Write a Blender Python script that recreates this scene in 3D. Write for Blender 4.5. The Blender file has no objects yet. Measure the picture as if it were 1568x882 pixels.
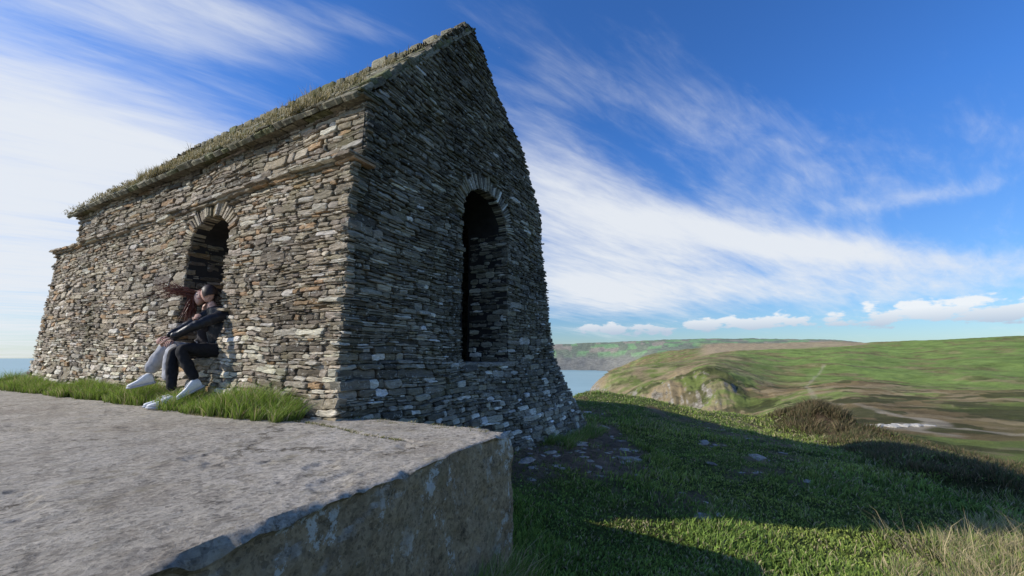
import bpy, bmesh, math, random, time
import numpy as np
from mathutils import Vector, Matrix, noise as mnoise
T0=time.time()
random.seed(7); rng=np.random.default_rng(7)
scene=bpy.context.scene
col=scene.collection
R=random.uniform

# ------------------------------------------------------------------ helpers
def new_obj(name, me, parent=None, mat=None):
    ob=bpy.data.objects.new(name,me); col.objects.link(ob)
    if parent: ob.parent=parent
    if mat: me.materials.append(mat)
    return ob
def empty(name,loc=(0,0,0)):
    e=bpy.data.objects.new(name,None); col.objects.link(e); e.location=loc; e.empty_display_size=.3
    bpy.context.view_layer.update()
    return e
def mesh(name,verts,faces,cols=None,smooth=False):
    me=bpy.data.meshes.new(name)
    me.from_pydata(verts,[],faces); me.update()
    if cols is not None:
        a=me.color_attributes.new("Col",'FLOAT_COLOR','POINT')
        c=np.ones((len(verts),4),dtype=np.float32); c[:,:3]=np.array(cols,dtype=np.float32)[:,:3]
        a.data.foreach_set("color",c.ravel())
    if smooth:
        me.polygons.foreach_set("use_smooth",[True]*len(me.polygons))
    return me
class Acc:
    def __init__(s): s.v=[];s.f=[];s.c=[]
    def build(s,name,parent=None,mat=None,smooth=False):
        return new_obj(name,mesh(name,s.v,s.f,s.c,smooth),parent,mat)

def hash2(ix,iy,seed):
    n=(ix.astype(np.int64)*374761393+iy.astype(np.int64)*668265263+seed*974634777)&0xffffffff
    n=((n^(n>>13))*1274126177)&0xffffffff
    n=n^(n>>16)
    return (n&0xffffff)/float(0xffffff)
def vn(x,y,seed=0):
    x=np.asarray(x,float);y=np.asarray(y,float)
    ix=np.floor(x);iy=np.floor(y);fx=x-ix;fy=y-iy
    fx=fx*fx*(3-2*fx);fy=fy*fy*(3-2*fy)
    a=hash2(ix,iy,seed);b=hash2(ix+1,iy,seed);c=hash2(ix,iy+1,seed);d=hash2(ix+1,iy+1,seed)
    return (a*(1-fx)+b*fx)*(1-fy)+(c*(1-fx)+d*fx)*fy
def fbm(x,y,o=4,seed=0):
    s=0;a=.5;t=0
    for i in range(o):
        s=s+a*vn(np.asarray(x)*2**i+i*17.3,np.asarray(y)*2**i+i*9.1,seed+i);t+=a;a*=.5
    return s/t
def sstep(a,b,x):
    t=np.clip((np.asarray(x,float)-a)/(b-a),0,1);return t*t*(3-2*t)

# ------------------------------------------------------------------ materials
def mat_base(name):
    m=bpy.data.materials.new(name);m.use_nodes=True
    nt=m.node_tree;nt.nodes.clear()
    out=nt.nodes.new('ShaderNodeOutputMaterial');b=nt.nodes.new('ShaderNodeBsdfPrincipled')
    nt.links.new(b.outputs[0],out.inputs[0])
    b.inputs['Roughness'].default_value=.9
    b.inputs['Specular IOR Level'].default_value=.25
    return m,nt,b
def N(nt,t,**k):
    n=nt.nodes.new(t)
    for a,v in k.items(): setattr(n,a,v)
    return n
def noise_node(nt,vec,scale,detail=6,rough=.6):
    n=N(nt,'ShaderNodeTexNoise');n.inputs['Scale'].default_value=scale;n.inputs['Detail'].default_value=detail
    n.inputs['Roughness'].default_value=rough
    if vec is not None: nt.links.new(vec,n.inputs['Vector'])
    return n
def ramp(nt,fac,pts):
    r=N(nt,'ShaderNodeValToRGB');nt.links.new(fac,r.inputs[0])
    e=r.color_ramp.elements
    while len(e)<len(pts): e.new(.5)
    for i,(p,c) in enumerate(pts):
        e[i].position=p
        e[i].color=(c,c,c,1) if not hasattr(c,'__len__') else (*c,1)
    return r
def mix(nt,fac,a,b,mode='MIX'):
    m=N(nt,'ShaderNodeMix',data_type='RGBA',blend_type=mode)
    for i,v in ((0,fac),(6,a),(7,b)):
        if isinstance(v,bpy.types.NodeSocket): nt.links.new(v,m.inputs[i])
        elif i==0: m.inputs[0].default_value=v
        else: m.inputs[i].default_value=(*v,1)
    return m.outputs[2]
def bump(nt,b,h,strength=.5,dist=.01,prev=None):
    n=N(nt,'ShaderNodeBump');n.inputs['Strength'].default_value=strength;n.inputs['Distance'].default_value=dist
    nt.links.new(h,n.inputs['Height'])
    if prev is not None: nt.links.new(prev,n.inputs['Normal'])
    nt.links.new(n.outputs[0],b.inputs['Normal'])
    return n.outputs[0]
def simple(name,c,rough=.8,var=.25,scale=20,bumpd=.003):
    m,nt,b=mat_base(name)
    tc=N(nt,'ShaderNodeTexCoord')
    n=noise_node(nt,tc.outputs['Object'],scale,4)
    r=ramp(nt,n.outputs[0],[(.3,1-var),(.7,1+var)])
    nt.links.new(mix(nt,1,c,r.outputs[0],'MULTIPLY'),b.inputs['Base Color'])
    b.inputs['Roughness'].default_value=rough
    if bumpd: bump(nt,b,n.outputs[0],.5,bumpd)
    return m

def stone_mat(name,lichen=(.55,.54,.48),lth=.62,tint=(1,1,1),moss=.45):
    m,nt,b=mat_base(name)
    tc=N(nt,'ShaderNodeTexCoord');V=tc.outputs['Object']
    at=N(nt,'ShaderNodeAttribute',attribute_name='Col')
    mp=N(nt,'ShaderNodeMapping');mp.inputs['Scale'].default_value=(1,1,5);nt.links.new(V,mp.inputs[0])
    n1=noise_node(nt,mp.outputs[0],9,7,.74)
    r1=ramp(nt,n1.outputs[0],[(.28,.35),(.5,1.0),(.75,1.7)])
    c=mix(nt,1,at.outputs['Color'],r1.outputs[0],'MULTIPLY')
    c=mix(nt,1,c,tint,'MULTIPLY')
    n2=noise_node(nt,V,14,7,.8);r2=ramp(nt,n2.outputs[0],[(lth-.04,0),(lth+.03,1)])
    c=mix(nt,r2.outputs[0],c,lichen)
    n3=noise_node(nt,V,1.7,5,.6);r3=ramp(nt,n3.outputs[0],[(.54,0),(.70,moss)])
    c=mix(nt,r3.outputs[0],c,(.16,.145,.06))
    n5=noise_node(nt,V,33,3,.7);r5=ramp(nt,n5.outputs[0],[(.655,0),(.70,.8)])
    c=mix(nt,r5.outputs[0],c,(.40,.31,.11))
    nt.links.new(c,b.inputs['Base Color'])
    n4=noise_node(nt,mp.outputs[0],30,5,.7)
    p=bump(nt,b,n1.outputs[0],.8,.03)
    bump(nt,b,n4.outputs[0],.8,.008,p)
    return m
M_wall=stone_mat("weathered_slate_stone",lichen=(.62,.59,.50),lth=.61)
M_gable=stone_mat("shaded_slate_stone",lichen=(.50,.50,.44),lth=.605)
M_roof=stone_mat("mossy_roof_slate",lichen=(.34,.33,.22),lth=.58,moss=.8)
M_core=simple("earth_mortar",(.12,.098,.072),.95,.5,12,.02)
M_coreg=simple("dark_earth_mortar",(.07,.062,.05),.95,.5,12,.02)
M_dark=simple("interior_shade_black",(.035,.032,.03),.95,.3,5,.01)  # near-black colour stands in for the shade of the closed interior

def concrete_mat():
    m,nt,b=mat_base("weathered_concrete")
    tc=N(nt,'ShaderNodeTexCoord');V=tc.outputs['Object']
    n=noise_node(nt,V,1.1,8,.7)
    c=ramp(nt,n.outputs[0],[(.3,(.33,.275,.205)),(.5,(.46,.405,.32)),(.72,(.56,.50,.41))]).outputs[0]
    n2=noise_node(nt,V,9,8,.82);r2=ramp(nt,n2.outputs[0],[(.3,.6),(.5,1),(.75,1.25)])
    c=mix(nt,1,c,r2.outputs[0],'MULTIPLY')
    vo=N(nt,'ShaderNodeTexVoronoi');vo.inputs['Scale'].default_value=50;nt.links.new(V,vo.inputs[0])
    r3=ramp(nt,vo.outputs['Distance'],[(.12,.5),(.34,1)])
    c=mix(nt,.7,c,mix(nt,1,c,r3.outputs[0],'MULTIPLY'))
    r3b=ramp(nt,vo.outputs['Color'],[(.12,.55),(.5,1),(.93,1.25),(1,1.8)])
    c=mix(nt,.8,c,mix(nt,1,c,r3b.outputs[0],'MULTIPLY'))
    n4=noise_node(nt,V,6,10,.8);r4=ramp(nt,n4.outputs[0],[(.555,0),(.575,.85)])
    geo=N(nt,'ShaderNodeNewGeometry');sx=N(nt,'ShaderNodeSeparateXYZ');nt.links.new(geo.outputs['True Normal'],sx.inputs[0])
    side=ramp(nt,sx.outputs[2],[(.4,1),(.8,0)])
    n9=noise_node(nt,V,1.9,4,.6);r9=ramp(nt,n9.outputs[0],[(.40,.15),(.55,1)])
    lf=N(nt,'ShaderNodeMath',operation='MULTIPLY');nt.links.new(r4.outputs[0],lf.inputs[0])
    sd=N(nt,'ShaderNodeMath',operation='MULTIPLY_ADD');nt.links.new(side.outputs[0],sd.inputs[0]);sd.inputs[1].default_value=.8;sd.inputs[2].default_value=.14
    sd2=N(nt,'ShaderNodeMath',operation='MULTIPLY');nt.links.new(sd.outputs[0],sd2.inputs[0]);nt.links.new(r9.outputs[0],sd2.inputs[1])
    nt.links.new(sd2.outputs[0],lf.inputs[1])
    c=mix(nt,side.outputs[0],c,mix(nt,1,c,(.80,.66,.48),'MULTIPLY'))
    n6=noise_node(nt,V,3.1,8,.8);r6=ramp(nt,n6.outputs[0],[(.54,0),(.64,.5)])
    c=mix(nt,r6.outputs[0],c,(.24,.20,.11))
    n8=noise_node(nt,V,4.3,10,.88);r8=ramp(nt,n8.outputs[0],[(.37,.4),(.44,1)])
    c=mix(nt,1,c,r8.outputs[0],'MULTIPLY')
    c=mix(nt,lf.outputs[0],c,(.66,.65,.58))
    wn=noise_node(nt,V,2.5,8,.8)
    wv=N(nt,'ShaderNodeVectorMath',operation='MULTIPLY_ADD');nt.links.new(wn.outputs['Color'],wv.inputs[0]);wv.inputs[1].default_value=(.8,.8,.8);nt.links.new(V,wv.inputs[2])
    vc=N(nt,'ShaderNodeTexVoronoi',feature='DISTANCE_TO_EDGE');vc.inputs['Scale'].default_value=.5;nt.links.new(wv.outputs[0],vc.inputs[0])
    cr=ramp(nt,vc.outputs['Distance'],[(0,0),(.009,1)])
    wm=noise_node(nt,V,.9,3,.5);wr=ramp(nt,wm.outputs[0],[(.52,1),(.58,0)])
    crm=N(nt,'ShaderNodeMath',operation='MAXIMUM');nt.links.new(cr.outputs[0],crm.inputs[0]);nt.links.new(wr.outputs[0],crm.inputs[1])
    c=mix(nt,crm.outputs[0],mix(nt,1,c,(.40,.36,.28),'MULTIPLY'),c)
    nt.links.new(c,b.inputs['Base Color'])
    p=bump(nt,b,n2.outputs[0],.8,.03)
    p=bump(nt,b,r8.outputs[0],.7,.012,p)
    p=bump(nt,b,r3.outputs[0],.7,.005,p)
    p=bump(nt,b,crm.outputs[0],1,.010,p)
    n7=noise_node(nt,V,60,5,.8);bump(nt,b,n7.outputs[0],.8,.008,p)
    return m
M_conc=concrete_mat()

def terrain_mat():
    m,nt,b=mat_base("grass_land")
    tc=N(nt,'ShaderNodeTexCoord');V=tc.outputs['Object']
    at=N(nt,'ShaderNodeAttribute',attribute_name='Col')
    n1=noise_node(nt,V,.03,12,.8);r1=ramp(nt,n1.outputs[0],[(.3,.4),(.5,1),(.7,1.5)])
    c=mix(nt,1,at.outputs['Color'],r1.outputs[0],'MULTIPLY')
    n2=noise_node(nt,V,6,6,.8);r2=ramp(nt,n2.outputs[0],[(.3,.5),(.5,1),(.7,1.5)])
    c=mix(nt,1,c,r2.outputs[0],'MULTIPLY')
    geo=N(nt,'ShaderNodeNewGeometry');sx=N(nt,'ShaderNodeSeparateXYZ');nt.links.new(geo.outputs['Normal'],sx.inputs[0])
    n3=noise_node(nt,V,.05,8,.8)
    ad=N(nt,'ShaderNodeMath',operation='MULTIPLY_ADD');nt.links.new(n3.outputs[0],ad.inputs[0]);ad.inputs[1].default_value=.9;nt.links.new(sx.outputs[2],ad.inputs[2])
    ad2=N(nt,'ShaderNodeMath',operation='MULTIPLY');nt.links.new(ad.outputs[0],ad2.inputs[0]);ad2.inputs[1].default_value=.5
    rk=ramp(nt,ad2.outputs[0],[(.57,1),(.63,0)])
    n4=noise_node(nt,V,.15,10,.85)
    rc=ramp(nt,n4.outputs[0],[(.38,(.10,.085,.06)),(.5,(.27,.235,.18)),(.62,(.52,.48,.41))])
    c=mix(nt,rk.outputs[0],c,rc.outputs[0])
    nt.links.new(c,b.inputs['Base Color'])
    p=bump(nt,b,n2.outputs[0],.7,.04)
    p=bump(nt,b,n1.outputs[0],.8,6,p)
    bump(nt,b,n4.outputs[0],.5,2.0,p)
    b.inputs['Specular IOR Level'].default_value=.05
    return m
M_land=terrain_mat()

def blade_mat(name,trans=.3):
    m,nt,b=mat_base(name)
    at=N(nt,'ShaderNodeAttribute',attribute_name='Col')
    nt.links.new(at.outputs['Color'],b.inputs['Base Color'])
    b.inputs['Roughness'].default_value=.6
    tr=N(nt,'ShaderNodeBsdfTranslucent');nt.links.new(at.outputs['Color'],tr.inputs[0])
    mx=N(nt,'ShaderNodeMixShader');mx.inputs[0].default_value=trans
    nt.links.new(b.outputs[0],mx.inputs[1]);nt.links.new(tr.outputs[0],mx.inputs[2])
    out=[n for n in nt.nodes if n.type=='OUTPUT_MATERIAL'][0]
    nt.links.new(mx.outputs[0],out.inputs[0])
    return m
M_grass=blade_mat("grass_blades")

def sea_mat():
    m,nt,b=mat_base("sea_water")
    tc=N(nt,'ShaderNodeTexCoord')
    n=noise_node(nt,tc.outputs['Object'],.002,8,.7)
    nt.links.new(ramp(nt,n.outputs[0],[(.3,(.19,.36,.38)),(.7,(.29,.47,.48))]).outputs[0],b.inputs['Base Color'])
    b.inputs['Roughness'].default_value=.35
    n2=noise_node(nt,tc.outputs['Object'],.05,6,.7);bump(nt,b,n2.outputs[0],.4,1.0)
    return m
M_sea=sea_mat()

# ------------------------------------------------------------------ plan geometry
d1=Vector((-.878,.479,0)).normalized()
d2=Vector((.479,.878,0)).normalized()
nL=-d2; nG=-d1
C=Vector((-1.70,4.5,0))
CAMZ=.6
K=Vector((0,3.63,0)); eB=Vector((-.405,-.914,0)).normalized()

def interp(x,xs,ys): return float(np.interp(x,xs,ys))
STR=2.81
def offL(z):
    if z>STR: return 0
    o=.155+.015*(STR-z)
    if z<.5: o+=(.5-z)*.12
    return o
def gof(s,z):
    o=.012*max(0,3.7-z)
    if z<.6: o+=(.6-z)*(.17+.12*min(1,max(0,s/5)))
    return o
def tend(z):
    return 8.6 if z>STR else 9.0+.05*(STR-z)+(max(0,.5-z)*.15)
def send(z): return interp(z,[-1.4,-.6,.6,2.8,3.72],[6.4,6.0,5.36,4.93,4.80])
EAVE=3.70
def rakeL(z): return interp(z,[3.70,4.62,5.87,6.2],[.06,.76,1.70,2.02])
def rakeR(z): return -interp(-z,[-6.2,-5.46,-4.73,-3.72],[-2.17,-3.05,-4.01,-4.80])
def wob(u,v,sd): return .075*(mnoise.noise(Vector((u*.45,v*.7,sd))))+.035*mnoise.noise(Vector((u*1.7,v*2.1,sd+5)))
def bul(u,z): return .035*mnoise.noise(Vector((u*.8,z*.9,4.4)))+.008*mnoise.noise(Vector((u*3,z*4,1.4)))
def SL(t,z,o=0):
    return C+d1*t+nL*(offL(z)+o+bul(t,z))+Vector((0,0,z))
def SG(s,z,o=0):
    return C+d2*s+nG*(gof(s,z)+o+bul(s+20,z))+Vector((0,0,z))
DA,DB,DS,DSP,DCR=2.34,3.37,.58,2.25,2.60
WA,WB,WS,WSP,WCR=1.95,3.31,.53,2.80,3.42
def open_iv(z,a,b,s,sp,cr):
    if z<s or z>cr: return None
    if z<=sp: return (a,b)
    m=(a+b)/2;h=(b-a)/2;k=(z-sp)/(cr-sp)
    w=h*math.sqrt(max(0,1-k*k));return (m-w,m+w)
door_iv=lambda z:open_iv(z,DA,DB,DS,DSP,DCR)
win_iv=lambda z:open_iv(z,WA,WB,WS,WSP,WCR)
def grown(z,a,b,s,sp,cr,g):
    if z<s or z>cr+g: return None
    if z<=sp: return (a,b)
    m=(a+b)/2;h=(b-a)/2+g;k=(z-sp)/(cr+g-sp)
    w=h*math.sqrt(max(0,1-k*k))
    return (m-w,m+w)

def stone(acc,S,u0,u1,v0,v1,dep,c,back=.09,wf=None,tl=1.0):
    w=u1-u0;h=v1-v0
    if w<.012 or h<.006: return
    cu=min(.035,w*.17)*R(.2,1.5);dv=h*R(.08,.34);j=min(.012,h*.24)
    pts=[(u0+cu,v0)]
    k=int(w/.10)
    for i in range(k): pts.append((u0+w*(i+1)/(k+1),v0+R(-j,j)))
    pts+=[(u1-cu*R(.5,1.5),v0+R(0,j)),(u1,v0+dv),(u1-R(0,j),v1-dv),(u1-cu*R(.5,1.5),v1)]
    for i in range(k): pts.append((u1-w*(i+1)/(k+1),v1+R(-j,j)))
    pts+=[(u0+cu*R(.5,1.5),v1-R(0,j)),(u0,v1-dv*R(.6,1.4)),(u0+R(0,j),v0+dv*R(.6,1.4))]
    uc=(u0+u1)/2;vc=(v0+v1)/2
    ta=R(-.06,.06)*tl;tb=R(-.25,.25)*tl
    n=len(pts);b0=len(acc.v);ins=min(.008,h*.16)
    dark=[x*.8 for x in c]
    for ring in range(3):
        for (u,v) in pts:
            if ring==2:
                u2=u+math.copysign(min(ins,abs(u-uc)),uc-u);v2=v+math.copysign(min(ins*.9,abs(v-vc)),vc-v)
            else:u2,v2=u,v
            o=-back if ring==0 else (dep-ins*.9 if ring==1 else dep+R(-.005,.005))
            if ring: o+=ta*(u-uc)+tb*(v-vc)
            vv=v2+(wf(u2,v2) if wf else 0)
            acc.v.append(S(u2,vv,o)[:]);acc.c.append(dark if ring==0 else c)
    acc.v.append(S(uc+R(-.2,.2)*w,vc+(wf(uc,vc) if wf else 0),dep+R(-.005,.007))[:]);acc.c.append(c)
    for i in range(n):
        q=(i+1)%n
        acc.f.append((b0+i,b0+q,b0+n+q,b0+n+i))
        acc.f.append((b0+n+i,b0+n+q,b0+2*n+q,b0+2*n+i))
        acc.f.append((b0+2*n+i,b0+2*n+q,b0+3*n))

def fill(acc,S,seg,z0,z1,hr,wr,pal,dep=(.0,.03),wf=None,gap=.004,big=.05,ragged=.03):
    """rubble brought to rough courses: tall courses broken into runs of 1-4 thin layers"""
    z=z0;hm=(hr[0]+hr[1])/2
    while z<z1-.004:
        Hc=min(R(1.4,3.4)*hm,z1-z+.005)
        zm=z+Hc/2
        sg_top=seg(z+Hc*.8);sg_bot=seg(z+Hc*.2)
        if len(sg_top)!=len(sg_bot) or max(abs(a[0]-b[0])+abs(a[1]-b[1]) for a,b in zip(sg_top,sg_bot))>.06:
            h=min(R(*hr),z1-z+.01);Hc=h;segs=seg(z+h/2);single=True
        else: segs=seg(zm);single=False
        for (a,b) in segs:
            u=a
            while u<b-.01:
                rw=R(.25,1.0)
                if u+rw>b-.15: rw=b-u
                if single: parts=[(z,z+Hc)]
                else:
                    k=max(1,min(4,int(round(Hc/R(hr[0],hr[1]*1.15)))))
                    if random.random()<.05: k=1
                    ws=[R(.45,1.6) for _ in range(k)];t=sum(ws);zz=z;parts=[]
                    for x in ws:
                        parts.append((zz,zz+Hc*x/t));zz+=Hc*x/t
                for (za,zb) in parts:
                    uu=u+(R(-.03,.03) if u>a+.01 else R(-ragged,ragged)*.6);ue=u+rw+(R(-.03,.03) if u+rw<b-.01 else R(-ragged,ragged))
                    while uu<ue-.012:
                        w=R(*wr)*(.6+(zb-za)/hr[1]*.5)
                        if random.random()<.15:w*=.45
                        if uu+w>ue-.05:w=ue-uu
                        d=R(*dep)
                        if random.random()<big: d+=R(.01,.035)
                        if random.random()<.06: d-=.02
                        stone(acc,S,uu,uu+w-gap*R(.4,2),za+R(0,.003),zb-gap*R(.3,1.2),d,pal(uu,za),wf=wf)
                        uu+=w
                u+=rw
        z+=Hc

def palL(u,z):
    r=random.random()
    if r<.42: c=(.33,.272,.195)
    elif r<.66: c=(.44,.372,.28)
    elif r<.84: c=(.19,.155,.115)
    elif r<.93: c=(.56,.51,.42)
    else: c=(.36,.235,.13)
    k=1+.5*mnoise.noise(Vector((u*.7,z*.9,9)))
    if z>STR: k*=.82
    if z<.9 and random.random()<.3: c=(.64,.58,.45)
    k*=R(.75,1.2);return (c[0]*k,c[1]*k*R(.97,1.02),c[2]*k*R(.93,1.05))
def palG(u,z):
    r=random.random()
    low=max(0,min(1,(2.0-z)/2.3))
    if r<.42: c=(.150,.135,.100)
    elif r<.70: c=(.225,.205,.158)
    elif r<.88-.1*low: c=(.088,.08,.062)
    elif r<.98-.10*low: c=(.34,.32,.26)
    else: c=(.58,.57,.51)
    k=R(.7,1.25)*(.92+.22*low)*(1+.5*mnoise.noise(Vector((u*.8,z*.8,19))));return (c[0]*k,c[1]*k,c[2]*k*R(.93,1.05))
def palR(u,z):
    r=random.random()
    c=(.22,.195,.135) if r<.5 else ((.31,.275,.195) if r<.75 else (.15,.15,.07))
    k=R(.7,1.25);return (c[0]*k,c[1]*k,c[2]*k)

chapel=empty("stone_chapel")
wfL=lambda u,v:wob(u,v,1.3)
wfG=lambda u,v:wob(u,v,7.7)*.9
def clampwf(f,lo,hi):
    return lambda u,v:f(u,v)*max(0,min(1,(v-lo)/.25,(hi-v)/.25))
wfL1=clampwf(wfL,-.3,STR);wfL2=clampwf(wfL,STR,EAVE)
def segL(z):
    a=-gof(0,z)-.02;b=tend(z)
    iv=grown(z,DA,DB,DS,DSP,DCR,.22) if z<STR else None
    if iv and z<=DSP: iv=(DA,DB)
    return [(a,b)] if not iv else [(a,iv[0]),(iv[1],b)]
acc=Acc()
fill(acc,SL,segL,-.1,.5,(.035,.09),(.15,.38),palL,wf=wfL1,ragged=.05)
fill(acc,SL,segL,.5,STR-.06,(.020,.062),(.12,.36),palL,wf=wfL1,ragged=.05)
fill(acc,SL,lambda z:[(-.02,8.62)],STR+.0,EAVE-.1,(.024,.064),(.14,.45),palL,wf=wfL2,ragged=.05)
def voussoirs(acc,S,a,b,sp,cr,L,n,pal):
    m=(a+b)/2;h=(b-a)/2;v=cr-sp
    cuts=[0]
    while cuts[-1]<1: cuts.append(cuts[-1]+R(.6,1.4)/n)
    cuts=[x/cuts[-1] for x in cuts]
    for i in range(len(cuts)-1):
        th0=math.pi*cuts[i];th1=math.pi*cuts[i+1]-.012
        l=L*R(.65,1.15)
        def SV(u,w,o,th0=th0,th1=th1):
            th=th0+(th1-th0)*u
            cx=m-math.cos(th)*(h+w);cz=sp+math.sin(th)*(v+w)
            return S(cx,cz,o)
        c=pal(0,sp);b0=len(acc.v);d=R(.0,.04)
        us=[.04,.5,.96];ws=[R(-.025,.01),l*.5,l]
        P=[(us[0],ws[0]),(us[2],ws[0]+R(-.01,.01)),(us[2]+R(-.05,.05),ws[1]),(us[2]-.15,ws[2]),(us[0]+.15,ws[2]+R(-.03,.01)),(us[0]+R(-.05,.05),ws[1])]
        for o in (-.16,d-.01):
            for (u,w) in P: acc.v.append(SV(u,w,o)[:]);acc.c.append(c)
        for (u,w) in P:
            acc.v.append(SV(u+(.5-u)*.25,w+(l/2-w)*.06,d)[:]);acc.c.append(c)
        for r in range(2):
            for k in range(6):
                q=(k+1)%6
                acc.f.append((b0+r*6+k,b0+r*6+q,b0+r*6+6+q,b0+r*6+6+k))
        acc.f.append(tuple(b0+12+k for k in range(6)))
voussoirs(acc,SL,DA,DB,DSP,DCR,.22,30,palL)
acc.build("long_wall_stones",chapel,M_wall)
acc=Acc()
for lay in range(2):
    u=-.10
    while u<9.05:
        w=R(.2,.6);w=min(w,9.1-u)
        z0=STR-.055+lay*.038
        stone(acc,lambda t,z,o:C+d1*t+nL*(o+bul(t,z))+Vector((0,0,z+.015*mnoise.noise(Vector((t*.8,3,3))))),u,u+w-.006,z0+R(-.006,.003),z0+.035+R(-.004,.006),.215+.045*lay+R(-.02,.03),tuple(x*1.0 for x in palL(u,2)),back=.1)
        u+=w
acc.build("string_course",chapel,M_wall)
def segG(z):
    a=-offL(z)-.01 if z<EAVE else rakeL(z)
    b=send(z) if z<3.72 else rakeR(z)
    iv=grown(z,WA,WB,WS,WSP,WCR,.26)
    if iv and z<=WSP: iv=(WA,WB)
    return [(a,b)] if not iv else [(a,iv[0]),(iv[1],b)]
acc=Acc()
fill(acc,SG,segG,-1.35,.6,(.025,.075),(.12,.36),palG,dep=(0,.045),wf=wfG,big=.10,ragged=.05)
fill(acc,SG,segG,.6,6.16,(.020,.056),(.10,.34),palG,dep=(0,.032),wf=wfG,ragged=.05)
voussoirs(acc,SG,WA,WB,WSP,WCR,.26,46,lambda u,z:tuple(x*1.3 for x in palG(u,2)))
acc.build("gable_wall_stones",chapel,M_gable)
acc=Acc();u=WA-.1
while u<WB+.1:
    w=R(.25,.5);stone(acc,SG,u,u+w-.01,WS-.07,WS+R(-.01,.01),.04,(.26,.24,.20),back=.7);u+=w
u=DA-.05
while u<DB:
    w=R(.25,.4);stone(acc,SL,u,u+w-.01,DS-.08,DS+R(-.01,.01),.05,(.5,.44,.35),back=.7);u+=w
acc.build("sills",chapel,M_wall)
acc=Acc()
TH=.8
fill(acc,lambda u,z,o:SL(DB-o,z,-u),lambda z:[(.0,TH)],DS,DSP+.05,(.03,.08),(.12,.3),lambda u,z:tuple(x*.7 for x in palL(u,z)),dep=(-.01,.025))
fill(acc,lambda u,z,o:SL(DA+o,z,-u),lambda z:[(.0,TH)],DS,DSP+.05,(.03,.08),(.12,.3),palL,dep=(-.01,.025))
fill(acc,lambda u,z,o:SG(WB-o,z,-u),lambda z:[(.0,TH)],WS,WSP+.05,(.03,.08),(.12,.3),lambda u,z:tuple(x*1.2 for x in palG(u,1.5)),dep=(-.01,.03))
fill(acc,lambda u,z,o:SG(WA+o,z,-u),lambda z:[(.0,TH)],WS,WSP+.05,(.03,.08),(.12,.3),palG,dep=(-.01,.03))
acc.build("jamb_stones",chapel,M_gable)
def panel(acc,S,seg,z0,z1,du,o,umin,umax,wf=None):
    nu=int((umax-umin)/du);nv=int((z1-z0)/du)
    idx={}
    def gv(i,j):
        if (i,j) not in idx:
            idx[(i,j)]=len(acc.v);z=z0+j*du;acc.v.append(S(umin+i*du,z,o)[:]);acc.c.append((.1,.1,.1))
        return idx[(i,j)]
    for j in range(nv):
        z=z0+(j+.5)*du;sg=seg(z)
        for i in range(nu):
            u=umin+(i+.5)*du
            if any(a<=u<=b for a,b in sg):
                acc.f.append((gv(i,j),gv(i+1,j),gv(i+1,j+1),gv(i,j+1)))
def seg_o(iv,base):
    def f(z):
        a,b=base(z);i=iv(z)
        return [(a,b)] if not i else [(a,i[0]-.0),(i[1]+.0,b)]
    return f
bL=lambda z:(-gof(0,z)+.0,tend(z)-.05)
bG=lambda z:((-offL(z) if z<EAVE else rakeL(z)+.03),(send(z) if z<3.72 else rakeR(z))-.04)
acc=Acc()
panel(acc,SL,seg_o(door_iv,bL),-1.3,EAVE,.04,-.018,-.3,9.6)
acc.build("wall_mortar",chapel,M_core)
acc=Acc()
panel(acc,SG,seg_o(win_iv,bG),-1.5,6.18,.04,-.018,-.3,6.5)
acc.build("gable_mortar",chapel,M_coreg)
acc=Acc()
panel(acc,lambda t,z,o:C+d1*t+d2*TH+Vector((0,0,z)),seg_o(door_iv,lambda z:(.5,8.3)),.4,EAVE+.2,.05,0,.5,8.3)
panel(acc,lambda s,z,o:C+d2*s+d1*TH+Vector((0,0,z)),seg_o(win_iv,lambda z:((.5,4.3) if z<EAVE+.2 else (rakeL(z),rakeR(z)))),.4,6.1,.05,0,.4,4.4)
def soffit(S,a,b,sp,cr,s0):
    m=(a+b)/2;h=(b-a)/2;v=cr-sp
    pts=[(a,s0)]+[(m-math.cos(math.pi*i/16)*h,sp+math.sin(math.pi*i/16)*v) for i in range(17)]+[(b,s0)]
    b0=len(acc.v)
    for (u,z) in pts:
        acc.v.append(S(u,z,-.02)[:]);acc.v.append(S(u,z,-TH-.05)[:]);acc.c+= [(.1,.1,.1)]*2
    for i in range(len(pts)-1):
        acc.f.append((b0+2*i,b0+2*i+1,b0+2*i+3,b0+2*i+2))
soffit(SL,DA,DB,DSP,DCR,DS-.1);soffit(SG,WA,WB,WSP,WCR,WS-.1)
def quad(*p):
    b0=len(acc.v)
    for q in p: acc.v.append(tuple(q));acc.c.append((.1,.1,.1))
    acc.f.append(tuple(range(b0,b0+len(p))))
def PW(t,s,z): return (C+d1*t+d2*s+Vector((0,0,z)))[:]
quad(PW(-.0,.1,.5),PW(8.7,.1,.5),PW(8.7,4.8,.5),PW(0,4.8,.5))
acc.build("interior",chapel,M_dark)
acc=Acc()
fill(acc,lambda t,z,o:C+d1*t+d2*(send(z)-.03+o)+Vector((0,0,z)),lambda z:[(-gof(5,z)+.03,tend(z)-.05)],-1.3,3.72,(.09,.16),(.3,.6),palL,ragged=.01)
fill(acc,lambda s,z,o:C+d2*s+d1*(tend(z)-.04+o)+Vector((0,0,z)),lambda z:[((-offL(z) if z<EAVE else rakeL(z)),(send(z) if z<3.72 else rakeR(z)))],-.2,6.1,(.07,.13),(.25,.5),palL,ragged=.01)
acc.build("rear_wall_stones",chapel,M_wall)
acc=Acc()
panel(acc,lambda t,z,o:C+d1*t+d2*(send(z)-.06)+Vector((0,0,z)),lambda z:[(-gof(5,z)+.05,tend(z)-.1)],-1.5,3.75,.1,0,-.9,9.3)
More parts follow.
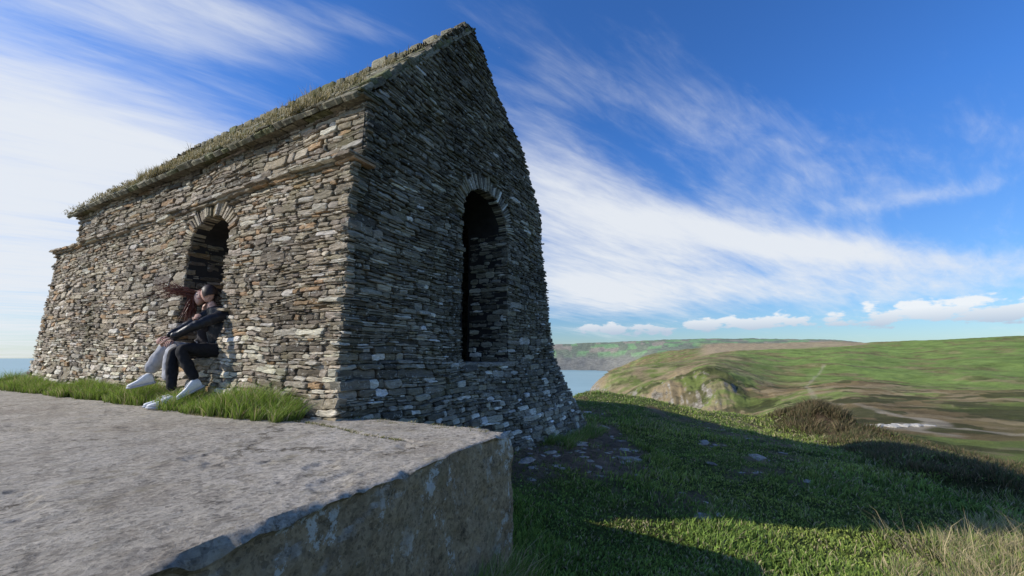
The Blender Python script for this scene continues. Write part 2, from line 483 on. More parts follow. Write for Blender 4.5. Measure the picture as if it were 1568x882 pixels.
panel(acc,lambda s,z,o:C+d2*s+d1*(tend(z)-.1)+Vector((0,0,z)),lambda z:[(0 if z<EAVE else rakeL(z),send(z) if z<3.72 else rakeR(z))],-1.5,6.1,.1,0,-.3,6)
acc.build("rear_wall_mortar",chapel,M_core)
# roof
RT=(2.08,6.14);E0=(-.16,3.585)
sl=Vector((RT[0]-E0[0],RT[1]-E0[1]));SLn=sl.length;slu=sl/SLn;sln=Vector((-slu[1],slu[0]))
def SR(t,v,o):
    s=E0[0]+slu[0]*v+sln[0]*o;z=E0[1]+slu[1]*v+sln[1]*o
    z+=.07*mnoise.noise(Vector((t*.5,v*.4,3)))
    return C+d1*t+d2*s+Vector((0,0,z))
acc=Acc()
v=0
while v<SLn:
    h=R(.10,.17);u=-.03+R(-.02,.02)
    while u<8.72:
        w=R(.14,.45);w=min(w,8.75-u)
        stone(acc,SR,u,u+w-.008,v-.03,min(v+h,SLn),R(.012,.045),palR(u,v),back=.04,tl=.5)
        u+=w
    v+=h
u=-.0
while u<8.7:
    w=R(.2,.45)
    stone(acc,lambda t,v,o:C+d1*t+d2*(RT[0]-.02+v)+Vector((0,0,RT[1]+.0+o+.03*mnoise.noise(Vector((t,2,2))))),u,u+w-.01,-.13,.14,R(.01,.05),palR(u,1),back=.1)
    u+=w
for lay in range(2):
    u=-.07
    while u<8.72:
        w=R(.15,.5);w=min(w,8.78-u)
        z0=EAVE-.115+lay*.034
        stone(acc,lambda t,z,o:C+d1*t+nL*o+Vector((0,0,z+.03*mnoise.noise(Vector((t*.7,1,1))))),u,u+w-.008,z0+R(-.008,.008),z0+.03+R(-.004,.01),.12+.04*lay+R(-.04,.045),tuple(x*.75 for x in palR(u,1)),back=.15)
        u+=w
E1=(4.95,3.62);s2=Vector((E1[0]-RT[0],E1[1]-RT[1]));L2=s2.length;s2u=s2/L2;s2n=Vector((-s2u[1],s2u[0]))
v=0
while v<L2:
    h=.25;u=.05
    while u<8.72:
        w=R(.3,.6);w=min(w,8.75-u)
        stone(acc,lambda t,v,o:C+d1*t+d2*(RT[0]+s2u[0]*v+s2n[0]*(o-.05))+Vector((0,0,RT[1]+s2u[1]*v+s2n[1]*(o-.05))),u,u+w-.008,v,v+h,R(.0,.03),palR(u,v),back=.05,tl=.3)
        u+=w
    v+=h
acc.build("roof_slates",chapel,M_roof)
acc=Acc()
v=0.02
while v<SLn-.1:
    w=R(.14,.36)
    for q0,q1,dp in ((-.03,.0,R(.03,.06)),(.003,.035,R(.0,.045))):
        stone(acc,lambda u,q,o:C+nG*o+d2*(E0[0]+.03+slu[0]*u+sln[0]*q)+Vector((0,0,E0[1]+slu[1]*u+sln[1]*q)),v+R(-.04,.04),v+w-.006,q0+R(-.008,.0),q1+R(-.004,.012),dp,tuple(x*.75 for x in palR(0,0)),back=.3)
    v+=w
acc.build("rake_slates",chapel,M_roof)
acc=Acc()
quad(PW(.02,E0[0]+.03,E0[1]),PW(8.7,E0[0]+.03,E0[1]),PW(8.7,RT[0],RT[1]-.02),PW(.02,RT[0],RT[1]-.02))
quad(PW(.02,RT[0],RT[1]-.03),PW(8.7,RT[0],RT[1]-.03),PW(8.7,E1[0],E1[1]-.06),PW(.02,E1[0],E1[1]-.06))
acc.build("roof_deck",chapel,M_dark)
print("chapel",time.time()-T0)

# ------------------------------------------------------------------ terrain
colsT=[ # az, [(Y,z)...]
(-180,[(12,-1.5),(50,-10),(150,-50),(300,-110),(90000,-110)]),
(-60,[(14,-1.5),(50,-14),(300,-110),(90000,-110)]),
(-25,[(14,-1.5),(50,-14),(300,-110),(90000,-110)]),
(0,[(14,-.7),(40,-12),(300,-110),(3300,-110),(3600,-60),(4500,130),(6500,80),(90000,60)]),
(5,[(14,-.6),(40,-12),(300,-110),(3300,-110),(3550,-55),(4500,150),(6500,100),(90000,60)]),
(8.3,[(16,-.6),(40,-10),(250,-110),(3300,-110),(3550,-55),(4500,155),(6500,100),(90000,60)]),
(9.5,[(16,-.6),(40,-10),(250,-100),(500,-90),(640,-40),(760,-110),(3300,-110),(3550,-55),(4500,160),(6500,100),(90000,60)]),
(12.5,[(16,-.6),(40,-9),(250,-70),(430,-66),(520,-42),(650,-16),(850,-100),(3200,-105),(3500,-50),(4500,172),(6500,100),(90000,60)]),
(18.1,[(15,-.7),(40,-8),(150,-45),(380,-52),(450,-32),(540,-19),(660,-5),(900,-60),(1500,-70),(3000,30),(4500,188),(6500,100),(90000,60)]),
(22,[(16,-1.1),(40,-8),(150,-42),(350,-48),(410,-24),(520,-12),(680,1),(900,-20),(1500,-10),(3000,60),(4500,200),(6500,100),(90000,60)]),
(25.6,[(17,-1.4),(40,-8),(150,-40),(310,-44),(360,-17),(440,-8),(700,7),(900,6),(1500,20),(3000,75),(4500,206),(6500,100),(90000,60)]),
(28.5,[(17,-1.6),(40,-8),(120,-28),(320,-38),(395,-22),(480,-12),(700,4),(900,10),(1500,26),(3000,85),(4500,206),(6500,100),(90000,60)]),
(32.2,[(18,-1.85),(40,-8),(100,-17),(200,-27),(400,-28),(700,-3),(1000,18),(1500,33),(3000,95),(4500,200),(6500,100),(90000,60)]),
(38,[(14,-1.95),(40,-7),(60,-10),(150,-19),(400,-20),(800,14),(1200,31),(2500,90),(4500,190),(6500,100),(90000,60)]),
(43,[(13,-2.2),(40,-8.4),(90,-15),(300,-24),(500,-15),(700,1),(1100,46),(1300,50),(2500,60),(90000,60)]),
(50,[(12,-2.7),(50,-10.5),(150,-20),(400,-19),(700,21),(900,50),(1300,60),(90000,60)]),
(65,[(12,-2.9),(50,-10.5),(150,-19),(400,-12),(700,30),(900,55),(1300,70),(90000,60)]),
(90,[(12,-2.2),(50,-8),(150,-15),(400,-5),(900,50),(90000,50)]),
(130,[(12,-1.8),(50,-10),(150,-40),(400,-50),(900,-60),(1500,-110),(90000,-110)]),
(180,[(12,-1.5),(50,-10),(150,-50),(300,-110),(90000,-110)])]
LD=np.linspace(math.log(8),math.log(90000),700)
tab=[]
for az,pr in colsT:
    ca=max(.5,math.cos(math.radians(az))) if abs(az)<80 else 1
    x=np.log(np.array([p[0]/ca for p in pr]));y=np.array([p[1] for p in pr],float)
    tab.append(np.interp(LD,x,y))
tab=np.array(tab);AZ0=np.array([c[0] for c in colsT],float)
ker=np.array([1,2,3,2,1.]);ker/=ker.sum()
tab=np.array([np.convolve(np.pad(r,2,mode='edge'),ker,'valid') for r in tab])
AZ=np.arange(-180,180.01,.5)
tab=np.array([np.interp(AZ,AZ0,tab[:,j]) for j in range(tab.shape[1])]).T
kg=np.exp(-(np.arange(-5,6)*.5/1.1)**2/2);kg/=kg.sum()
tab=np.array([np.convolve(np.pad(tab[:,j],5,mode='edge'),kg,'valid') for j in range(tab.shape[1])]).T
def nearz(x,y):
    xx=np.maximum(x,-3.)
    z=-.95-.1*xx+.03*(np.minimum(y,20)-4)
    z=z+.16*(fbm(x*.45,y*.45,3,3)-.5)+.09*(fbm(x*2.2,y*2.2,3,5)-.5)
    return z
def smask(x,y):
    return sstep(6.8,8.6,x-.3*(y-8))*sstep(6.0,7.6,y)*(1-sstep(20,25,y))*(1-sstep(17,22,x))
def scrub(x,y):
    z=.55*np.exp(-(((x-10.4)/.9)**2+((y-14.8)/1.8)**2))
    z=z+smask(x,y)*.36*sstep(.42,.64,fbm(x*.6+3,y*.6,3,7))
    return z
def terr(x,y):
    x=np.asarray(x,float);y=np.asarray(y,float)
    d=np.hypot(x,y);az=np.degrees(np.arctan2(x,y))
    ld=np.log(np.maximum(d,8.01))
    k=np.clip(np.searchsorted(AZ,az,side='right')-1,0,len(AZ)-2)
    f=np.clip((az-AZ[k])/(AZ[k+1]-AZ[k]),0,1)
    fi=(ld-LD[0])/(LD[1]-LD[0]);i0=np.clip(np.floor(fi).astype(int),0,len(LD)-2);ff=fi-i0
    z0=tab[k,i0]*(1-ff)+tab[k,i0+1]*ff;z1=tab[k+1,i0]*(1-ff)+tab[k+1,i0+1]*ff
    z=z0*(1-f)+z1*f
    z=z+(fbm(x/90,y/90,5,11)-.5)*12*np.clip((d-60)/250,0,1)*np.where(d>2500,2.,1)
    z=z+np.clip((d-14)/60,0,1)*(fbm(x/6,y/6,4,13)-.5)*1.4
    cl=np.exp(-((az-21)/8.)**2)*np.exp(-((d-410)/90.)**2)
    z=z+cl*((fbm(x/42,y/42,6,21)-.5)*26+(fbm(az*1.1+d/90,d/60,5,23)-.5)*8)
    w=sstep(11,17,d)
    return nearz(x,y)*(1-w)+z*w+scrub(x,y)
azs=np.concatenate([np.arange(-180,-4,2.),np.arange(-4,62,.125),np.arange(62,180,2.)])
rad=np.concatenate([np.geomspace(.3,26,130),np.geomspace(26.5,300,190),np.geomspace(302,560,150),np.geomspace(565,1200,70),np.geomspace(1215,7500,90),np.geomspace(8000,60000,8)])
A,D=np.meshgrid(np.radians(azs),rad,indexing='ij')
X=np.sin(A)*D;Y=np.cos(A)*D;Z=terr(X,Y)
na,nr=X.shape
def cmix(a,b,f): return a*(1-f[...,None])+b*f[...,None]
azd=np.degrees(A)
G1=np.array([.165,.20,.055]);G2=np.array([.22,.265,.08]);BR=np.array([.25,.17,.09]);BR2=np.array([.36,.28,.16]);DK=np.array([.085,.09,.035])
c=np.zeros(X.shape+(3,))+G1
n1=fbm(X/35,Y/35,5,31);n2=fbm(X/12,Y/12,4,37);n3=fbm(X/120,Y/120,5,41)
c=cmix(c,G2,sstep(.4,.6,n3))
lowv=sstep(60,120,D)*(1-sstep(500,650,D))
c=cmix(c,BR,np.clip(sstep(.46,.55,n1+.05*lowv)*sstep(30,80,D)*.85*(1-.3*sstep(44,52,azd)),0,1))
c=cmix(c,BR2,sstep(.52,.57,n2)*sstep(25,80,D)*(1-.6*sstep(600,900,D))*.6)
c=cmix(c,DK,sstep(.53,.57,fbm(X/16,Y/16,5,43))*sstep(20,60,D)*(1-.5*sstep(500,700,D))*.85)
hd=np.exp(-((azd-16)/9)**2)*sstep(300,400,D)*(1-sstep(1200,1600,D))
c=cmix(c,BR2,np.clip(hd,0,1)*sstep(.3,.55,n1)*.8)
ps=sstep(430,560,D)*(1-sstep(2200,2600,D))*sstep(24,34,azd+10*(n3-.5))
c=cmix(c,np.array([.21,.29,.075]),ps*(.9-.6*sstep(.52,.60,n1)))
pl=sstep(1400,1600,D)*(1-sstep(3600,3900,D))*sstep(23,25,azd)*(1-sstep(39.5,40.5,azd))
c=cmix(c,np.array([.42,.32,.20]),pl*.85)
fh=sstep(3000,3300,D)*(1-pl)
fld=vn(np.floor(azd*.7+vn(D/300,azd,3)*1.2),np.floor(D/230+azd*.13),77)
fcol=np.where(fld[...,None]<.40,np.array([.20,.22,.12]),np.where(fld[...,None]<.62,np.array([.36,.30,.20]),np.array([.22,.37,.13])))
fcol=fcol*.78+np.array([.22,.27,.32])*.22  # distance haze painted into the far field colours as a bluish tint
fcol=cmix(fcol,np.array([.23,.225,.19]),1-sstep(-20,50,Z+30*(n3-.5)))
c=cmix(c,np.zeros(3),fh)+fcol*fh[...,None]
def path(pts,w,colr,c,op=.6):
    P=[np.array(p,float) for p in pts];dm=np.full(X.shape,1e9)
    for a,b in zip(P[:-1],P[1:]):
        ab=b-a;t=np.clip(((X-a[0])*ab[0]+(Y-a[1])*ab[1])/(ab@ab),0,1)
        dm=np.minimum(dm,np.hypot(X-a[0]-ab[0]*t,Y-a[1]-ab[1]*t))
    return cmix(c,np.array(colr),(1-sstep(w*.4,w*1.3,dm+w*1.6*(n2-.5)))*op)
PC=(.45,.38,.27)
c=path([(84,84),(88,96),(97,104),(110,112),(118,122),(128,150)],2.2,PC,c,.85)
c=path([(62,92),(76,100),(86,98),(97,104)],2.6,PC,c,.7)
c=path([(97,104),(104,92),(110,80)],1.6,PC,c,.75)
c=path([(128,150),(170,240),(260,380),(380,520)],1.6,PC,c,.4)
nt_=1-sstep(10,16,D)
near=np.array([.12,.14,.038])*(.7+.7*fbm(X*1.5,Y*1.5,3,51))[...,None]
c=c*(1-nt_[...,None])+near*nt_[...,None]
mid=sstep(9,13,D)*(1-sstep(26,40,D))
c=cmix(c,np.array([.16,.13,.06]),mid*sstep(.45,.62,fbm(X/2.2,Y/2.2,3,55))*.7*sstep(24,34,azd))
scm=np.clip(scrub(X,Y)*4,0,1)*(D<30)
c=cmix(c,np.array([.08,.06,.03]),scm)
def soil_mask(x,y):
    m=np.exp(-(((x-1.35)/1.15)**2+((y-7.8-.5*(x-1))/2.6)**2)*.8)
    a=sstep(.34,.6,m*.95+.75*(fbm(x*1.3,y*1.3,5,61)-.5))
    b=.8*sstep(.60,.68,fbm(x*.9+7,y*.9,4,67))*sstep(4.8,6,np.hypot(x,y))*(1-sstep(16,22,y))
    return np.maximum(a,b)
c=cmix(c,np.array([.36,.245,.16])*(.7+.6*fbm(X*5,Y*5,3,63))[...,None],soil_mask(X,Y)*(D<24))
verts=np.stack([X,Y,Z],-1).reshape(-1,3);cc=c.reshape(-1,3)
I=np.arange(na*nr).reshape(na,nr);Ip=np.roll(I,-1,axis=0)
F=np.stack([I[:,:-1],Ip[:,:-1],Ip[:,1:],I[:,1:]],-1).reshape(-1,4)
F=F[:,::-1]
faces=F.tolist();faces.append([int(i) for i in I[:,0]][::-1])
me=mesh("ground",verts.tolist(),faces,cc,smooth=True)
ground=new_obj("ground",me,None,M_land)
if me.polygons[0].normal.z<0: me.flip_normals()
s=90000
me=mesh("sea",[(-s,-s,-95),(s,-s,-95),(s,s,-95),(-s,s,-95)],[(0,1,2,3)])
new_obj("sea",me,None,M_sea)
print("terrain",time.time()-T0)

# ------------------------------------------------------------------ terrace slab
acc=Acc()
aS=np.concatenate([np.linspace(0,.12,13),np.linspace(.135,3,200),np.geomspace(3.05,13,80)])
bS=np.concatenate([np.linspace(0,.1,7),np.linspace(.115,4.2,300),np.geomspace(4.4,9,14)])
def edgeoff(b,z):
    return .05*(fbm(b*1.3,z*1.3+5,3,71)-.5)+.04*(fbm(b*7,z*7,5,73)-.5)
chip=.045*np.maximum(0,fbm(bS*5,bS*0+3.3,4,75)-.5)/.3
def slabP(a,b,z): return (K+d1*float(a)+eB*float(b)+Vector((0,0,float(z))))[:]
nA,nB=len(aS),len(bS)
AA,BB=np.meshgrid(aS,bS,indexing='ij')
ZZ=.025*(fbm(AA*.7,BB*.7,3,81)-.5)+.010*(fbm(AA*5,BB*5,4,83)-.5)+.007*(fbm(AA*22,BB*22,3,87)-.5)
pit=sstep(.60,.68,fbm(AA*2.3,BB*2.3,6,85));ZZ-=.013*pit
ZZ-=.012*np.exp(-((BB-.62-.1*np.sin(AA*2.3)-.1*(fbm(AA*2,BB*0,4,88)-.5))/.02)**2)*(AA>.4)*(AA<4.5)
eo=edgeoff(bS,0*bS)*1.3
for i in range(nA):
    for j in range(nB):
        z=float(ZZ[i,j]);a=float(aS[i]);e=max(0,1-a/.03);e2=max(0,1-a/.05)
        z-=e*e*.008+e2*chip[j];a2=a+(chip[j]*.4+eo[j])*max(0,1-a/.12)
        if bS[j]<.06: z-=(1-bS[j]/.06)**2*.02
        acc.v.append(slabP(a2,bS[j],z));acc.c.append((.3,.3,.3))
for i in range(nA-1):
    for j in range(nB-1):
        q=i*nB+j;acc.f.append((q,q+nB,q+nB+1,q+1))
zs=np.linspace(0,-1.6,80)[1:]
b0=len(acc.v);nz=len(zs)
BZ,ZB=np.meshgrid(bS,zs,indexing='ij');EO=edgeoff(BZ,ZB)*1.3+.015*(fbm(BZ*20,ZB*20,3,77)-.5)+.02*sstep(.58,.66,fbm(BZ*2.5,ZB*2.5,5,79))
for j in range(nB):
    for k,z in enumerate(zs):
        acc.v.append(slabP(EO[j,k]+chip[j]*.4*max(0,1+z*6),bS[j],z-chip[j]*max(0,1+z/.2)-.008));acc.c.append((.3,.3,.3))
for j in range(nB-1):
    for k in range(nz-1):
        q=b0+j*nz+k;acc.f.append((q,q+nz,q+nz+1,q+1))
    acc.f.append((j,j+1,b0+(j+1)*nz,b0+j*nz))
b1=len(acc.v)
for i in range(nA):
    acc.v.append(slabP(float(aS[i]) if i else EO[0,-1],0,-1.6));acc.c.append((.3,.3,.3))
for i in range(nA-1):
    acc.f.append((i*nB,(i+1)*nB,b1+i+1,b1+i))
quad(slabP(13,0,0),slabP(13,9,0),slabP(13,9,-3),slabP(13,0,-3))
ob=acc.build("concrete_terrace",None,M_conc,smooth=True)
bm=bmesh.new();bm.from_mesh(ob.data);bmesh.ops.recalc_face_normals(bm,faces=bm.faces)
bm.normal_update()
tf=[f for f in bm.faces if abs(f.normal.z)>.95][0]
if tf.normal.z<0:
    bmesh.ops.reverse_faces(bm,faces=bm.faces)
bm.to_mesh(ob.data);bm.free()
ob.data.set_sharp_from_angle(angle=math.radians(30))
print("slab",time.time()-T0)

# ------------------------------------------------------------------ grass
def blades(name,P,H,W,lean,colr,parent=None,curl=.5,mat=M_grass):
    n=len(P);th=rng.uniform(0,2*np.pi,n)
    w=np.stack([np.cos(th),np.sin(th),np.zeros(n)],-1)*W[:,None]
    L=lean
    up=np.zeros((n,3));up[:,2]=1
    b=P;m=P+up*(H*.55)[:,None]+L*(H*.3)[:,None];t=P+up*(H*(1-curl*.2))[:,None]+L*(H*(.9))[:,None]
    V=np.stack([b-w*.5,b+w*.5,m+w*.4,m-w*.4,t],1).reshape(-1,3)
    Cc=np.repeat(colr,5,axis=0);sh=np.tile(np.array([.55,.55,1,1,1.15]),n)[:,None];Cc=Cc*sh
    base=np.arange(n)*5
    q=np.stack([base,base+1,base+2,base+3],-1).tolist();tr=np.stack([base+3,base+2,base+4],-1).tolist()
    me=mesh(name,V.tolist(),q+tr,Cc)
    return new_obj(name,me,parent,mat)
def in_slab(x,y,mg=0):
    dx=x-K.x;dy=y-K.y
    det=d1.x*eB.y-d1.y*eB.x
    a=(dx*eB.y-dy*eB.x)/det;b=(d1.x*dy-d1.y*dx)/det
    return (a>-mg)&(b>-mg)&(a<13)
def in_chapel(x,y,mg=0):
    dx=x-C.x;dy=y-C.y
    t=dx*d1.x+dy*d1.y;s=dx*d2.x+dy*d2.y
    return (t>-.22-mg-.2*np.clip(s/5,0,1))&(t<9.3)&(s>-.2)&(s<5.95)
n=250000
az=np.radians(rng.uniform(-12,62,n));d=np.exp(rng.uniform(np.log(1.7),np.log(22),n))
x=np.sin(az)*d;y=np.cos(az)*d
dens=fbm(x*2.5,y*2.5,3,91)
ok=~in_slab(x,y)&~in_chapel(x,y)&(rng.uniform(0,1,n)>soil_mask(x,y)*.95)&(rng.uniform(0,1,n)<.30+dens)
x=x[ok];y=y[ok];d=d[ok];n=len(x);z=terr(x,y)
tall=sstep(.48,.72,fbm(x*.9,y*.9,3,93))
H=rng.uniform(.014,.04,n)*(1+1.7*tall)*(1+.03*d);W=rng.uniform(.003,.006,n)*(1+d*.28)
broad=rng.uniform(0,1,n)<.22
W=np.where(broad,W*2.6,W);H=np.where(broad,H*.7,H)
ln=rng.normal(0,.5,(n,3));ln[:,2]=0;ln[:,0]+=.2
tone=sstep(.35,.65,fbm(x*.6,y*.6,3,95))[:,None]
gb=(np.array([.27,.33,.07])*(1-tone)+np.array([.19,.28,.055])*tone)*rng.uniform(.5,1.5,(n,1))*(.65+.7*fbm(x*1.6,y*1.6,3,97))[:,None];dry=np.array([.42,.36,.20])*rng.uniform(.6,1.3,(n,1))
isdry=(rng.uniform(0,1,n)<.09+.15*sstep(8,13,d)+.18*sstep(.5,.7,fbm(x*1.1,y*1.1,3,99)))[:,None]
blades("turf_grass",np.stack([x,y,z-.004],-1),H,W,ln,np.where(isdry,dry,gb))
P=[];H=[];W=[];Ln=[];Cl=[]
def tuft(cx,cy,cz,rad,n,h,colr,w=.006,dryf=.5,leanb=(.35,.1),dc=(.50,.41,.23)):
    a=rng.uniform(0,2*np.pi,n);r=rad*np.sqrt(rng.uniform(0,1,n))
    px=cx+np.cos(a)*r;py=cy+np.sin(a)*r
    pz=np.full(n,cz) if cz is not None else terr(px,py)-.01
    P.append(np.stack([px,py,pz],-1));H.append(h*rng.uniform(.45,1.15,n));W.append(w*rng.uniform(.6,1.4,n))
    l=np.stack([np.cos(a)*r/rad*.7+rng.normal(leanb[0],.3,n),np.sin(a)*r/rad*.7+rng.normal(leanb[1],.3,n),np.zeros(n)],-1);Ln.append(l)
    dr=(rng.uniform(0,1,n)<dryf)[:,None]
    Cl.append(np.where(dr,np.array(dc)*rng.uniform(.6,1.3,(n,1)),np.array(colr)*rng.uniform(.6,1.4,(n,1))))
def flush(name,parent=None):
    global P,H,W,Ln,Cl
    o=blades(name,np.concatenate(P),np.concatenate(H),np.concatenate(W),np.concatenate(Ln),np.concatenate(Cl),parent)
    P=[];H=[];W=[];Ln=[];Cl=[];return o
GR=(.21,.29,.06)
for i in range(230):
    yy=R(3.8,5.6);xx=R(2.9,7.4)
    if (yy-3.9)>(xx-2.9)*.62: continue
    tuft(xx,yy,None,R(.08,.22),int(R(60,120)),R(.06,.17)*(1.45 if xx>4.1 else .8),GR,.005,.6)
for i in range(60):
    xx=R(3.9,6.4);tuft(xx,R(3.9,5.1),None,.1,7,R(.28,.5),GR,.005,1,leanb=(-.5,.1))
for i in range(1100):
    yy=R(6.5,21);xx=R(.6,1.35)*yy
    m=float(scrub(np.array([xx]),np.array([yy]))[0]);sm_=float(smask(np.array([xx]),np.array([yy]))[0])
    if m>.07: tuft(xx,yy,None,R(.18,.36),int(R(80,120)),R(.08,.24),(.10,.11,.04),.012,.4,dc=(.21,.15,.08))
    elif sm_>.3 and random.random()<.6: tuft(xx,yy,None,R(.15,.35),int(R(40,80)),R(.09,.22),(.20,.25,.06),.011,.4,dc=(.42,.34,.20))
for i in range(60):
    a=R(0,6.28);tuft(10.4+math.cos(a)*R(0,1.),14.8+math.sin(a)*R(0,1.8),None,.3,110,R(.15,.40),(.11,.10,.045),.016,.5,dc=(.21,.16,.085))
for i in range(26):
    b=R(0,3.2);p=K+eB*b+nG*R(.03,.16);tuft(p.x,p.y,None,.09,50,R(.08,.2),GR,.006,.35)
for i in range(50):
    b=R(.3,2.0);p=K+eB*b+nG*R(.05,.3);tuft(p.x,p.y,None,.12,60,R(.14,.32),GR,.006,.4)
for i in range(70):
    s_=R(3.8,6.2);p=SG(s_,-.7,R(.05,.45));tuft(p.x,p.y,None,.14,60,R(.06,.2),GR,.008,.15)
for i in range(420):
    d_=R(5,20);a_=math.radians(R(8,44));tuft(d_*math.sin(a_),d_*math.cos(a_),None,R(.08,.2),24,R(.04,.13),GR,.009,.25)
flush("tussock_grass")
for i in range(620):
    t=R(.25,9.6)
    if 2.75<t<3.05: continue
    dd=R(.02,.36)*(1 if t<2.5 else .9)
    dens=mnoise.noise(Vector((t*1.3,2.2,0)))
    if dens<-.2 and random.random()<.8: continue
    p=SL(t,.05,dd);h=(.10+.28*max(0,.45+dens))*(1.2-dd*1.7)
    tuft(p.x,p.y,-.0,R(.05,.12),int(R(45,80)),h,(.23,.32,.055),.007,.15)
for i in range(16):
    t=R(9.0,10.6);p=SL(t,.05,R(-.3,.2));tuft(p.x,p.y,0,.15,60,.16,(.19,.26,.05),.012,.2)
flush("wall_foot_grass")
for i in range(90):
    a=R(.6,4.2);p=K+d1*a+eB*(.62+.1*math.sin(a*2.3)+R(-.03,.03));tuft(p.x,p.y,-.006,R(.02,.05),22,R(.008,.022),(.16,.18,.05),.006,.4)
for i in range(60):
    a=R(.1,1.9);p=K+d1*a+eB*(R(.02,.2));tuft(p.x,p.y,-.005,R(.02,.07),16,R(.01,.025),(.15,.17,.05),.006,.4)
flush("terrace_moss")
for i in range(520):
    t=R(.2,8.6)
    dens=mnoise.noise(Vector((t*.9,7.7,0)))
    v_=abs(random.gauss(0,.3)) if random.random()<.5 else R(0,SLn)
    p=SR(t,v_,.02);k=max(.1,.4+dens)
    tuft(p.x,p.y,p.z,R(.06,.15),int(R(30,55)),(.02+.08*k)*(1.9 if random.random()<.08 else 1),(.19,.165,.055),.009,.5)
for i in range(90):
    t=R(.3,8.6);p=SR(t,SLn-.05,.03);tuft(p.x,p.y,p.z,.09,26,.05 if random.random()<.85 else .13,(.17,.155,.06),.008,.5)
for t in (.9,1.0,1.1,3.9,5.6,5.7):
    p=SR(t,.25,.02);tuft(p.x,p.y,p.z,.12,60,.2,(.19,.17,.055),.007,.6)
flush("roof_grass",chapel)
print("grass",time.time()-T0)

# ------------------------------------------------------------------ rocks lying near the chapel
def rock(acc,p,sx,sy,sz,rot,colr):
    b0=len(acc.v);n1_,n2_=9,6;sd=R(0,99)
    for j in range(n2_+1):
        ph=math.pi*j/n2_
        for i in range(n1_):
            th=2*math.pi*i/n1_
            v=Vector((math.sin(ph)*math.cos(th),math.sin(ph)*math.sin(th),math.cos(ph)))
            k=1+.45*mnoise.noise(v*1.3+Vector((sd,0,0)))
            v=Vector((v.x*sx*k,v.y*sy*k,v.z*sz*k));v.rotate(Matrix.Rotation(rot,3,'Z'))
            acc.v.append((p[0]+v.x,p[1]+v.y,p[2]+v.z));acc.c.append(colr)
    for j in range(n2_):
        for i in range(n1_):
            q=(i+1)%n1_;acc.f.append((b0+j*n1_+i,b0+(j+1)*n1_+i,b0+(j+1)*n1_+q,b0+j*n1_+q))
acc=Acc()
cnt=0
while cnt<190:
    x_=R(.2,6);y_=R(4.6,12)
    sm=float(soil_mask(np.array([x_]),np.array([y_]))[0])
    if random.random()>sm*.95+.01 or bool(in_chapel(np.array([x_]),np.array([y_]))[0]): continue
    cnt+=1;z_=float(terr(np.array([x_]),np.array([y_]))[0]);s_=R(.02,.07)*(2.2 if random.random()<.1 else 1)
    k=R(.7,1.3);rock(acc,(x_,y_,z_-.012),s_*R(1,2.2),s_,s_*.3,R(0,3),(.42*k,.34*k,.27*k))
acc.build("scattered_rocks",None,M_wall)
acc=Acc()
for i in range(60):
    f=R(0,1);x_=74+f*24+R(-2,2);y_=100+f*4+R(-2,2)
    z_=float(terr(np.array([x_]),np.array([y_]))[0]);s_=R(.3,.9);rock(acc,(x_,y_,z_),s_*1.6,s_,s_*.5,R(0,3),(.45,.42,.36))
acc.build("valley_boulders",None,M_wall)

# ------------------------------------------------------------------ people
M_skin=simple("skin",(.58,.35,.27),.5,.06,30,0)
M_black=simple("black_leather",(.020,.020,.023),.38,.3,25,.006)
M_blackt=simple("black_denim",(.016,.016,.019),.85,.3,30,.004)
M_greyt=simple("grey_cotton",(.36,.36,.38),.9,.2,18,.006)
M_grey2=simple("dark_sweater",(.05,.045,.05),.9,.2,30,.004)
M_shoe=simple("white_shoe",(.74,.74,.74),.6,.08,30,.001)
M_sole=simple("shoe_sole",(.42,.43,.46),.7,.1,30,0)
M_red=simple("auburn_hair",(.15,.045,.026),.5,.4,40,0)
M_brown=simple("dark_hair",(.03,.018,.013),.5,.4,40,0)
M_eye=simple("eye",(.03,.02,.02),.2,.05,5,0)
M_lip=simple("lips",(.42,.13,.11),.4,.05,5,0)
def skinned(name,V,E,Rd,root=0,sub=2):
    me=bpy.data.meshes.new(name);me.from_pydata([tuple(v) for v in V],E,[]);me.update()
    ob=bpy.data.objects.new(name,me);col.objects.link(ob)
    sk=ob.modifiers.new("s",'SKIN');
    lay=me.skin_vertices[0] if len(me.skin_vertices) else None
    if lay is None:
        bpy.context.view_layer.objects.active=ob
        bpy.ops.mesh.customdata_skin_add();lay=me.skin_vertices[0]
    for i,r in enumerate(Rd):
        lay.data[i].radius=(r,r) if not hasattr(r,'__len__') else r
        lay.data[i].use_root=(i==root)
    ss=ob.modifiers.new("u",'SUBSURF');ss.levels=sub;ss.render_levels=sub
    dg=bpy.context.evaluated_depsgraph_get();dg.update()
    m2=bpy.data.meshes.new_from_object(ob.evaluated_get(dg));m2.name=name
    bpy.data.objects.remove(ob)
    m2.polygons.foreach_set("use_smooth",[True]*len(m2.polygons))
    return m2
def segd(p,a,b):
    ab=b-a;t=max(0,min(1,(p-a).dot(ab)/max(1e-9,ab.length_squared)));return (p-a-ab*t).length
